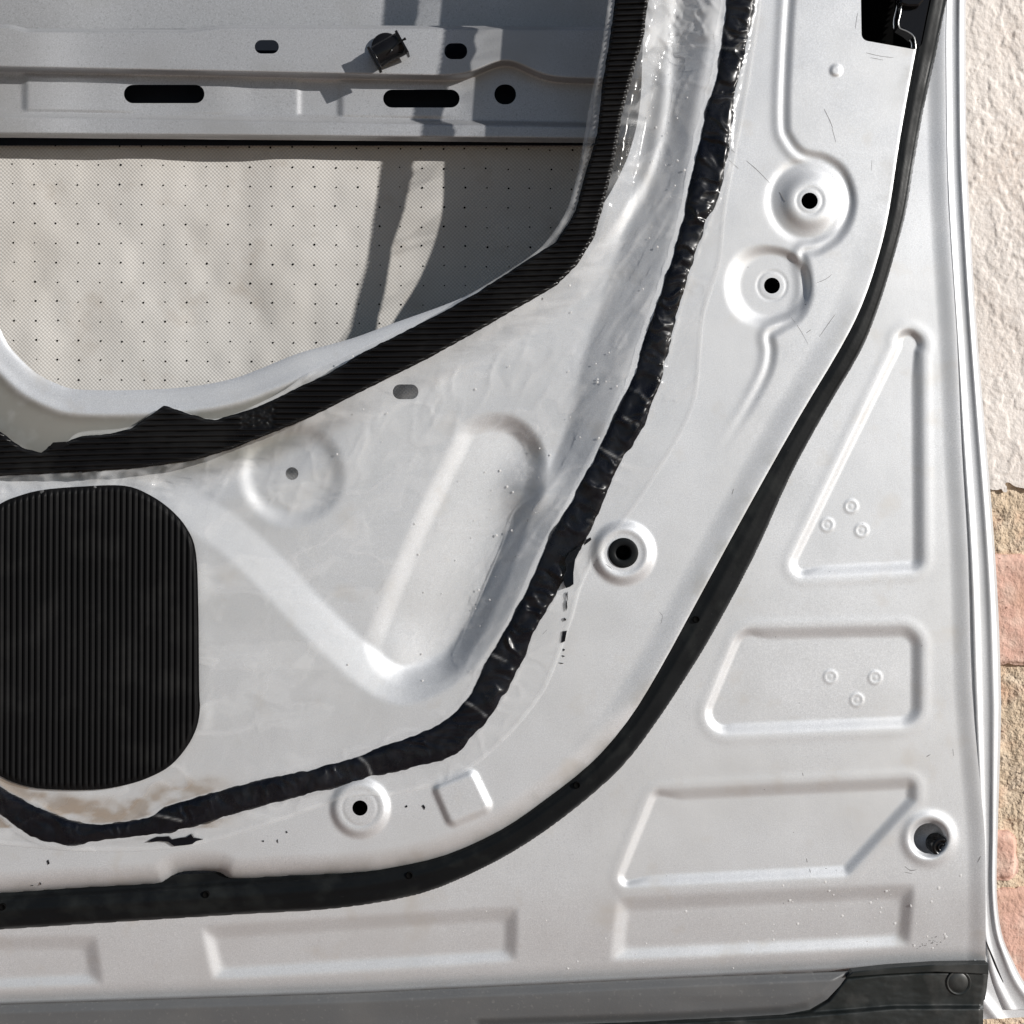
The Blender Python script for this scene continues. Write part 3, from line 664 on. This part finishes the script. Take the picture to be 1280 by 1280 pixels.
def film_haze(X, Y):  # milkiness of the film, with reflections and crease glints painted in
    hz = .045 + .28 * np.clip(fbm(X / 55, Y / 40, 81, 4) - .40, 0, 1)
    pt = fbm(X / 80 + 1.4 * fbm(X / 45, Y / 45, 83, 2), Y / 44 + 1.2 * fbm(X / 50, Y / 40, 85, 2) + X / 150, 84, 3); hz = hz + .16 * s3((pt - .46) / .14) * s3((.74 - pt) / .12)     # blotches lightened like reflections, painted into the haze
    st = fbm(X / 5 + Y / 9, Y / 70 - X / 160, 86, 3); hz = hz + .22 * np.clip(st - .62, 0, 1)
    hz = hz + .5 * np.clip(fbm(X / 22 - Y / 9, Y / 9 + X / 40, 88, 3) - .5, 0, 1) * s3((36 - np.abs(Y - 600 - .02 * X)) / 20) * s3((260 - X) / 60)  # silver glints on the lower-left folds, painted as haze
    hz = hz + .16 * np.exp(-((X - 842 + .18 * (Y - 40)) / 16) ** 2) * s3((330 - Y) / 120)
    hz = hz + .35 * s3((4 - np.abs(sd_filmpoly(X, Y) - 3)) / 3) * .5
    for cx, cy, rr, am in ((668, 540, 17, .28), (650, 560, 12, .2), (655, 590, 16, .25), (862, 312, 17, .22), (858, 300, 20, .2)):
        r = np.hypot(X - cx, (Y - cy) * 1.15) + 5 * (fbm(X / 8, Y / 8, int(cx), 3) - .5); hz = hz + am * s3((rr - r) / 5) * np.clip(.2 + 1.6 * (fbm(X / 4, Y / 4, int(cy), 3) - .35), 0, 1)
    hz = hz + .14 * s3((20 - np.abs(Y - 838 + .04 * X + 8 * fbm(X / 40, Y / 40, 97, 2))) / 5) * s3((430 - X) / 30) * s3((X - 255) / 20)  # pale reflection patch painted into the haze
    hz += .13 * s3((60 - Y) / 3) * s3((X - 800) / 10) + .25 * np.exp(-((X - 880) / 18) ** 2 - ((Y - 30) / 14) ** 2)                        # doubled layer at the top
    hz += .4 * film_stain(X, Y)
    onb = s3((sd_tape(X, Y) + 5) / 4)
    return np.clip(hz * (1 - .97 * onb) + .14 * crease_lines(X, Y) * np.clip(2.6 * fbm(X / 6, Y / 6, 95, 2) - .6, 0, 1.4), 0, 1)  # last term whitens the creases, a painted glint
def film_stain(X, Y):
    band = s3((sd_tape(X, Y) + 46) / 30) * s3((Y - 955) / 25) * s3((330 - X) / 120) * (Y < 1035) * s3((-sd_tape(X, Y)) / 3)
    return np.clip(band * (.75 + 2.4 * (fbm(X / 22, Y / 14, 91, 4) - .4)), 0, 1)
film = sheet('vapour_film', -130, 1000, -290, 1070, 2.0, 2.0, lambda X, Y: film_h(X, Y) + .5 * crease_lines(X, Y), sd_filmpoly, FILM, door, attr={'haze': film_haze, 'stain': film_stain, 'gloss': film_gloss})

# ribbed strip and ribbed pad on the film
def rib(t): return np.abs(np.sin(t)) ** .7
def strip_h(X, Y):
    base = film_h(X, Y) + .8
    torn = s3((24 - np.maximum(np.abs(X - 322), np.abs(Y - 520) * 1.3)) / 6)
    e = s3(sd_strip(X, Y) / 4)
    ph = math.pi * (Y + .018 * X + 2 * np.sin(X / 120)) / 7.0
    return base + e * (2.2 * rib(ph) * (1 - torn) + torn * 1.8 * fbm(X / 3.5, Y / 3.5, 17, 3))
ribbed = sheet('ribbed_strip', -120, 846, -280, 606, 1.7, .9, strip_h, lambda X, Y: sd_strip(X, Y) + 1.6 * (fbm(X / 7, Y / 7, 12, 2) - .5), RIBSTRIP, film, rim=(0, 1.2))
ribbed['label'] = 'black strip with fine level ribs along the opening'
def pad_h(X, Y):
    e = s3((sd_pad(X, Y) - 2) / 4)
    return 3.2 + .8 * (fbm(X / 120, Y / 150, 14, 2) - .5) + e * 1.7 * rib(math.pi * (X + .004 * Y) / 7.6)
pad = sheet('ribbed_pad', -58, 252, 600, 992, .95, 3, pad_h, sd_pad, RIBBED, film, rim=(0, 2.4))
pad['label'] = 'black rounded pad with fine upright ribs'

# black adhesive residue flakes
def residue(name, poly, parent=panel, th=.35):
    poly = [(x + random.uniform(-.7, .7), y + random.uniform(-.7, .7)) for x, y in poly]
    p = np.array(poly, float); cx, cy = p.mean(0); h = float(panel_h(np.array([cx]), np.array([cy]))[0])
    if float(sd_filmpoly(np.array([cx]), np.array([cy]))[0]) > 0: h = max(h, float(film_h(np.array([cx]), np.array([cy]))[0]))
    return prism(name, poly, h - .3, h + th + .2, BUTYL, parent, .15)
residue('adhesive_residue', [(184, 1053), (190, 1049), (196, 1047), (203, 1046), (211, 1045), (215, 1049), (226, 1048), (233, 1047), (239, 1043), (243, 1047), (253, 1049), (245, 1052), (240, 1055), (228, 1056), (218, 1057), (210, 1053), (200, 1051), (191, 1053)], th=.8)
residue('adhesive_residue', [(726, 680), (724, 690), (719, 700), (717, 716), (717, 730), (713, 733), (708, 735), (705, 731), (704, 722), (707, 712), (706, 700), (712, 690), (716, 688)], th=.8)
residue('adhesive_residue', [(704, 789), (708, 788), (706, 802), (702, 803)])
residue('adhesive_residue', [(730, 676), (738, 671), (739, 675), (731, 682)])
for x, y, a, b in ((709, 745, 1.2, 6), (708, 757, .9, 7), (706, 774, 1.3, 2.2), (705, 812, 1, 1.5), (704, 820, 1.6, 1.2), (702, 829, 3, .8),
                   (329, 1052, 1.4, 1.2), (347, 1052, 1.2, 2), (358, 1040, 1, 1), (530, 1009, 2.2, 2.6), (508, 1008, 1.5, 1), (40, 1107, 1.5, 1), (50, 1104, 1.2, 2), (60, 1078, 2, 3.5)):
    residue('adhesive_residue', [(x - a, y - b * .4), (x, y - b), (x + a, y + b * .2), (x + a * .3, y + b)])

# grommet, bumper, rivet
lathe('grommet', 779, 691, [(19, 2.2), (18.6, 3.4), (17.5, 3.7), (11, 3.5), (9.2, 3.0), (8.6, -2), (8.6, -12), (0, -12)], RUBBER, panel)
lathe('bumper_well', 1161, 1048, [(21, -16.4), (19.3, -17.3), (18.8, -19), (18.2, -26)], SILVER_IN, flange); lathe('well_floor', 1161, 1048, [(18.2, -26), (17, -40), (0, -40)], HOLLOW, flange)
lathe('rubber_bumper', 1164, 1049, [(12.5, -34), (12.5, -15.5), (11.4, -14.2), (8.2, -13.8), (7.4, -15.2), (5.4, -15.3), (5, -14.4), (3.4, -14.2), (2.6, -16), (0, -16)], PLASTIC, flange, 32)

for x, y, r_, h_ in ((1012, 251, 10.9, 2.8), (965, 357, 10.6, -3.4), (450, 1010, 10.2, 2.7)):
    lathe('hole_shade_cup', x, y, [(r_ + 6, h_ - 2.4), (r_, h_ - 2.2), (r_, h_ - 16), (0, h_ - 16)], HOLLOW, panel, 28)  # black cup added behind each boss hole to keep it dark
# bottom trim
TRIM_P = [(-130, 1262), (0, 1256), (440, 1242), (840, 1223), (1063, 1214), (1050, 1232), (1034, 1249), (1012, 1262), (980, 1268), (840, 1276), (600, 1284), (600, 1530), (-130, 1530)]
sdt = SD(TRIM_P, 2, box=(-140, 1190, 1260, 1540))
sheet('sill_trim', -120, 1070, 1205, 1528, 2.5, 1.5, lambda X, Y: -20.5 + 4 * s3(sdt(X, Y) / 12) + 1.2 * (fbm(X / 150, Y / 30, 44, 2) - .5) - .06 * np.maximum(0, Y - 1245), sdt, TRIM, door, rim=(0, 3))
CAP_P = [(1056, 1220), (1100, 1216), (1150, 1213), (1236, 1212), (1233, 1240), (1229, 1262), (1229, 1530), (590, 1530), (590, 1286), (980, 1268), (1012, 1262), (1034, 1249)]
sdc = SD(CAP_P, 2, box=(560, 1190, 1290, 1540))
def cap_h(X, Y):
    yl = np.interp(X, [590, 1000, 1120, 1230], [1287, 1266, 1256, 1256])
    return -23 + 2.5 * s3(sdc(X, Y) / 5) + 4.5 * s3((Y - yl) / 6) + .8 * (fbm(X / 22, Y / 12, 46, 3) - .5)
cap = sheet('end_cap', 585, 1240, 1205, 1528, 1.6, 1.4, cap_h, sdc, CAP, door, rim=(0, 4))
lip_ = prism('cap_lip', [(1058, 1222), (1066, 1215), (1110, 1210), (1170, 1206), (1236, 1205), (1236, 1218), (1170, 1215), (1110, 1218)], -24, -17.5, CAP, cap, 1.0)
lathe('rivet', 1197, 1227, [(15.5, -22), (15.5, -19.9), (14.2, -19.5), (13, -20.5), (12.2, -20.4), (11.5, -20.1), (4, -20), (0, -20)], CAP, cap, 36)

# latch recess in the upper right
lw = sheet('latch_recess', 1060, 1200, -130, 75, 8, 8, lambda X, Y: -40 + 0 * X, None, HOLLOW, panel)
prism('latch_cover', [(1127, -130), (1125, 20), (1124, 33), (1133, 38), (1142, 45), (1146, 54), (1150, 64), (1168, -30), (1190, -130)], -16, -6.5, PLASTIC, panel, 1)
prism('latch_arm', [(1122, -60), (1126, 4), (1134, 7), (1149, 7), (1155, 0), (1162, -60)], -10, -2.5, PLASTIC, panel, 2)
tube('latch_lip', [(x, y, -5.5) for x, y in catmull([(1131, -12), (1128, 4), (1125, 19), (1123, 28), (1125, 35), (1133, 38.5), (1141, 44), (1144, 52), (1144.8, 62)], 6)], .75, STEEL, panel)
tube('latch_lip', [(x, y, -12) for x, y in catmull([(1126, -12), (1121, 10), (1117.5, 25), (1117.5, 36)], 6)], 1.1, STEEL, panel)
tube('latch_lip', [(x, y, -10) for x, y in catmull([(1137, 50), (1139.5, 54), (1139.8, 60)], 6)], .9, STEEL, panel)

# wiring clip plugged into the beam
clip = bpy.data.objects.new('wiring_clip', None); COL.objects.link(clip); clip.parent = door
def rot(pts, cx=484, cy=62, a=-29):
    c, s_ = math.cos(math.radians(a)), math.sin(math.radians(a))
    return [(cx + x * c - y * s_, cy + x * s_ + y * c) for x, y in pts]
kx = 1.0
lathe('clip_flange', 483, 62, [(12, -75), (17.5, -72.5), (18, -70.5), (16, -69.8), (8, -69.6), (0, -69.6)], PLASTIC, clip, 36)
prof = [(-13.5, -69.5), (-13, -66.5), (-10.5, -63.8), (-6, -62.2), (0, -61.6), (6, -62.2), (10.5, -63.8), (13, -66.5), (13.5, -69.5)]
cv = []; cf = []
for u in (-17, -16, -6, 4, 12, 19):
    for c_, h_ in prof:
        q = rot([(u, c_ * (1.0 if u < 8 else 1.06))])[0]; k_ = S * (D + .066) / D
        cv.append(((q[0] - 640) * k_, -(h_ + (.9 if -8 < u < 6 else 0)) * .001, (640 - q[1]) * k_))
for i in range(5):
    for j in range(8): cf.append([i * 9 + j, i * 9 + j + 1, i * 9 + 10 + j, i * 9 + 9 + j])
cf.append(list(range(9))); cf.append(list(range(53, 44, -1)))
faces_obj('clip_body', cv, cf, PLASTIC, clip, True)
prism('clip_wing', rot([(-21, -15), (-17.5, -15), (-17.5, 15), (-21, 15)]), -70, -60.5, PLASTIC, clip, .7)
prism('clip_wing', rot([(19.5, -16), (22.5, -16), (22.5, 15), (19.5, 15)]), -70, -60.5, PLASTIC, clip, .6)
tube('clip_tongue', [(*rot([p])[0], h_) for p, h_ in (((1, 5), -60.4), ((8, 2), -60.2), ((15, 0), -60.6), ((22, -1), -60), ((27, -1), -60))], [.8, 1.1, 1.1, 1.2, 2], PLASTIC, clip)

# tears in the strip edge, film scraps
for poly in ([(60, 560), (66, 553), (82, 552), (86, 556), (76, 561)],):
    prism('torn_flap', poly, 1.5, 4.2, RIBBED, film, .5)

# dried drops on paint and film
dv, df_ = [], []
def drop(x, y, r, h):
    n0 = len(dv); k = S * (D - h * .001) / D
    for q, (rr, hh) in enumerate(((1, 0), (.8, .35), (.4, .55))):
        for a in range(8):
            w = a * math.pi / 4
            dv.append(((x - 640 + r * rr * math.cos(w)) * k, -(h * .001 + hh * r * S * .3), (640 - y + r * rr * math.sin(w) * 1.15) * k))
    for q in range(2):
        for a in range(8): df_.append([n0 + q * 8 + a, n0 + q * 8 + (a + 1) % 8, n0 + q * 8 + 8 + (a + 1) % 8, n0 + q * 8 + 8 + a])
    df_.append([n0 + 16 + a for a in range(8)])
pts = []
for _ in range(48): pts.append((random.triangular(900, 1225, 1140), random.triangular(1085, 1205, 1130), random.uniform(.8, 2.3)))
for _ in range(14): pts.append((random.uniform(520, 1000), random.uniform(1130, 1215), random.uniform(.8, 2)))
PX_ = np.array([p[0] for p in pts]); PY_ = np.array([p[1] for p in pts]); PH_ = panel_h(PX_, PY_)
for (x, y, r), h in zip(pts, PH_): drop(x, y, r, h - .02)
d1 = faces_obj('dried_drop', dv, df_, WATER, panel, True); d1['kind'] = 'stuff'
dv, df_ = [], []; pts = []
for _ in range(30):
    y = random.uniform(330, 830); x = np.interp(y, [330, 480, 640, 830], [815, 770, 660, 600]) + random.gauss(-25, 28); pts.append((x, y, random.uniform(.5, 1.6)))
for _ in range(30): pts.append((random.uniform(805, 880), random.uniform(40, 320), random.uniform(.6, 1.6)))
for _ in range(30): pts.append((random.uniform(420, 760), random.uniform(440, 860), random.uniform(.6, 1.5)))
pts = [p for p in pts if float(sd_tape(np.array([p[0]]), np.array([p[1]]))[0]) < -7]
PX_ = np.array([p[0] for p in pts]); PY_ = np.array([p[1] for p in pts]); PH_ = film_h(PX_, PY_)
for (x, y, r), h in zip(pts, PH_): drop(x, y, r, h - .02)
d2 = faces_obj('dried_drop', dv, df_, WATER, film, True); d2['kind'] = 'stuff'

# fine dark scratches in the paint
sv, sf = [], []
def scratch(pts, w=.5):
    p = np.array(catmull(pts, 4), float); hh = panel_h(p[:, 0], p[:, 1]) + .06
    n0 = len(sv)
    for i in range(len(p)):
        t = p[min(i + 1, len(p) - 1)] - p[max(i - 1, 0)]; t = t / (np.hypot(*t) + 1e-9); n_ = np.array((-t[1], t[0]))
        ww = w * (.3 + .7 * math.sin(math.pi * (i + .5) / len(p))) * random.uniform(.6, 1.2)
        for sg in (-1, 1):
            q = p[i] + n_ * ww * sg; sv.append(proj(np.array(q[0]), np.array(q[1]), hh[i]).tolist())
    for i in range(len(p) - 1): sf.append([n0 + 2 * i, n0 + 2 * i + 1, n0 + 2 * i + 3, n0 + 2 * i + 2])
for pts_, w in (([(933, 201), (948, 214), (965, 232)], .6), ([(974, 240), (979, 247), (982, 252)], 1.1), ([(914, 187), (919, 191)], .6), ([(911, 200), (918, 206), (923, 211)], .5),
                ([(1030, 136), (1036, 148), (1041, 160)], .6), ([(1040, 160), (1045, 178)], .4), ([(1020, 354), (1032, 349), (1040, 343)], .5), ([(1044, 393), (1036, 404), (1024, 421)], .5),
                ([(987, 394), (1000, 412), (1010, 430)], .35), ([(1008, 416), (1014, 412)], .7), ([(1072, 16), (1069, 36)], .5), ([(1083, 66), (1100, 70), (1117, 72)], .5), ([(1088, 72), (1104, 75)], .4),
                ([(1131, 1083), (1138, 1088), (1146, 1087)], .8), ([(1130, 1090), (1140, 1092)], .6), ([(1008, 1073), (1009, 1078)], .7), ([(1012, 1086), (1013, 1091)], .7),
                ([(1158, 946), (1163, 943)], .7), ([(1191, 936), (1192, 945)], .5), ([(1222, 1078), (1226, 1070)], .6), ([(1003, 966), (1004, 970)], .6),
                ([(917, 611), (915, 618)], .6), ([(826, 780), (828, 770), (824, 765)], .4), ([(678, 793), (684, 787)], .4), ([(757, 705), (765, 711)], .5),
                ([(1090, 200), (1089, 214)], .3)):
    scratch(pts_, w * .75)
for _ in range(26):
    x = random.uniform(1140, 1180); y = 1182 - (x - 1140) * .22 + random.gauss(0, 2.5); 
    scratch([(x, y), (x + random.uniform(.8, 2.2), y + random.uniform(-.6, .6))], random.uniform(.3, 1.0))
for _ in range(40):
    x = random.uniform(300, 1220); y = random.uniform(300, 1200)
    if float(sd_panel(np.array([x]), np.array([y]))[0]) > 12 and float(sd_filmpoly(np.array([x]), np.array([y]))[0]) < 0 or float(sd_panel(np.array([x]), np.array([y]))[0]) < -70:
        scratch([(x, y), (x + random.uniform(.8, 1.8), y + random.uniform(-.8, .8))], random.uniform(.3, .7))
scr = faces_obj('scratch', sv, sf, PENCIL, panel); scr['kind'] = 'stuff'

# ------------------------------------------------------------------ wall behind: rendered above, bare brick below
wall = bpy.data.objects.new('masonry_wall', None); COL.objects.link(wall)
wall.location = (0.3, 0.185, (R @ BASE).z); wall['label'] = 'cream rendered wall with rough pink brick and sandy mortar at its foot'; wall['category'] = 'wall'
WY = 0.185; CAM = np.array(camo.location); RN = np.array(R)
def wproj(px, py, h):                              # pixel ray on the vertical wall plane, pushed out by h (mm)
    px = np.asarray(px, float) + 0 * np.asarray(h); py = np.asarray(py, float) + 0 * np.asarray(h)
    d = np.stack([(px - 640) * S, np.full(px.shape, D), (640 - py) * S], -1) @ RN.T
    t = (WY - CAM[1]) / d[..., 1]
    P = CAM + d * t[..., None]; P[..., 1] -= np.asarray(h) * .001
    return P - np.array(wall.location)
STUCCO = mat('cream_render', (.80, .75, .71), 0, .92, var=[(18, (.75, .67, .61), .45, .75, 5), (260, (.86, .81, .77), .5, .7, 3), (330, (.42, .36, .31), .70, .78, 3)], bump=[(420, .5, .0012)], spec=.2)
MORTAR = mat('sandy_mortar', (.62, .50, .37), 0, .95, var=[(70, (.68, .57, .45), .45, .7, 5), (300, (.14, .10, .08), .64, .70, 3), (30, (.58, .36, .25), .5, .75, 4)], bump=[(320, .8, .003)], spec=.15)
BRICK = mat('pink_brick', (.68, .43, .35), 0, .93, var=[(60, (.74, .55, .46), .45, .7, 5), (300, (.24, .13, .10), .66, .72, 3), (24, (.60, .38, .29), .5, .75, 4)], bump=[(300, .6, .002)], spec=.15)
def stucco_h(X, Y):
    a = fbm(X / 17, Y / 24, 101, 3); b = np.clip(fbm(X / 5, Y / 6, 104, 3) * 1.6 - .4, 0, 1)
    plate = np.clip((fbm(X / 13 + 2 * a, Y / 20 + 3 * a, 107, 2) - .47) * 9, 0, 1)
    return .55 * plate + .4 * a + .45 * b + 2.5 * (fbm(X / 120, Y / 120, 111, 2) - .5)
sheet('render_coat', 1130, 1480, -320, 640, 1.7, 1.7, stucco_h, lambda X, Y: 611 + 14 * (fbm(X / 14, Y / 14, 5, 3) - .5) * 2 - Y, STUCCO, wall, mapf=wproj, rim=(0, 2.5), shift=False)
sheet('mortar_bed', 1130, 1480, 560, 1420, 2, 2, lambda X, Y: -3 + 4 * (fbm(X / 16, Y / 14, 121, 4) - .5) + 4 * (fbm(X / 60, Y / 60, 125, 2) - .5), None, MORTAR, wall, mapf=wproj, shift=False)
for k, (x0, y0, x1, y1, rr) in enumerate(((1170, 694, 1420, 832, 14), (1190, 1040, 1272, 1100, 14), (1170, 1112, 1420, 1262, 16), (1170, 1300, 1420, 1420, 14))):
    sheet('brick', x0 - 8, x1 + 8, y0 - 8, y1 + 8, 2, 2,
          lambda X, Y, k=k, b=(x0, y0, x1, y1, rr): 1.5 + 2.2 * (fbm(X / 20, Y / 16, 131 + k, 4) - .5) - 3 * (1 - sm((rrect_sd(X, Y, *b)) / 9)) ** 2,
          lambda X, Y, k=k, b=(x0, y0, x1, y1, rr): rrect_sd(X, Y, *b) + 7 * (fbm(X / 14, Y / 14, 141 + k, 3) - .5), BRICK, wall, mapf=wproj, rim=(0, 9), shift=False)
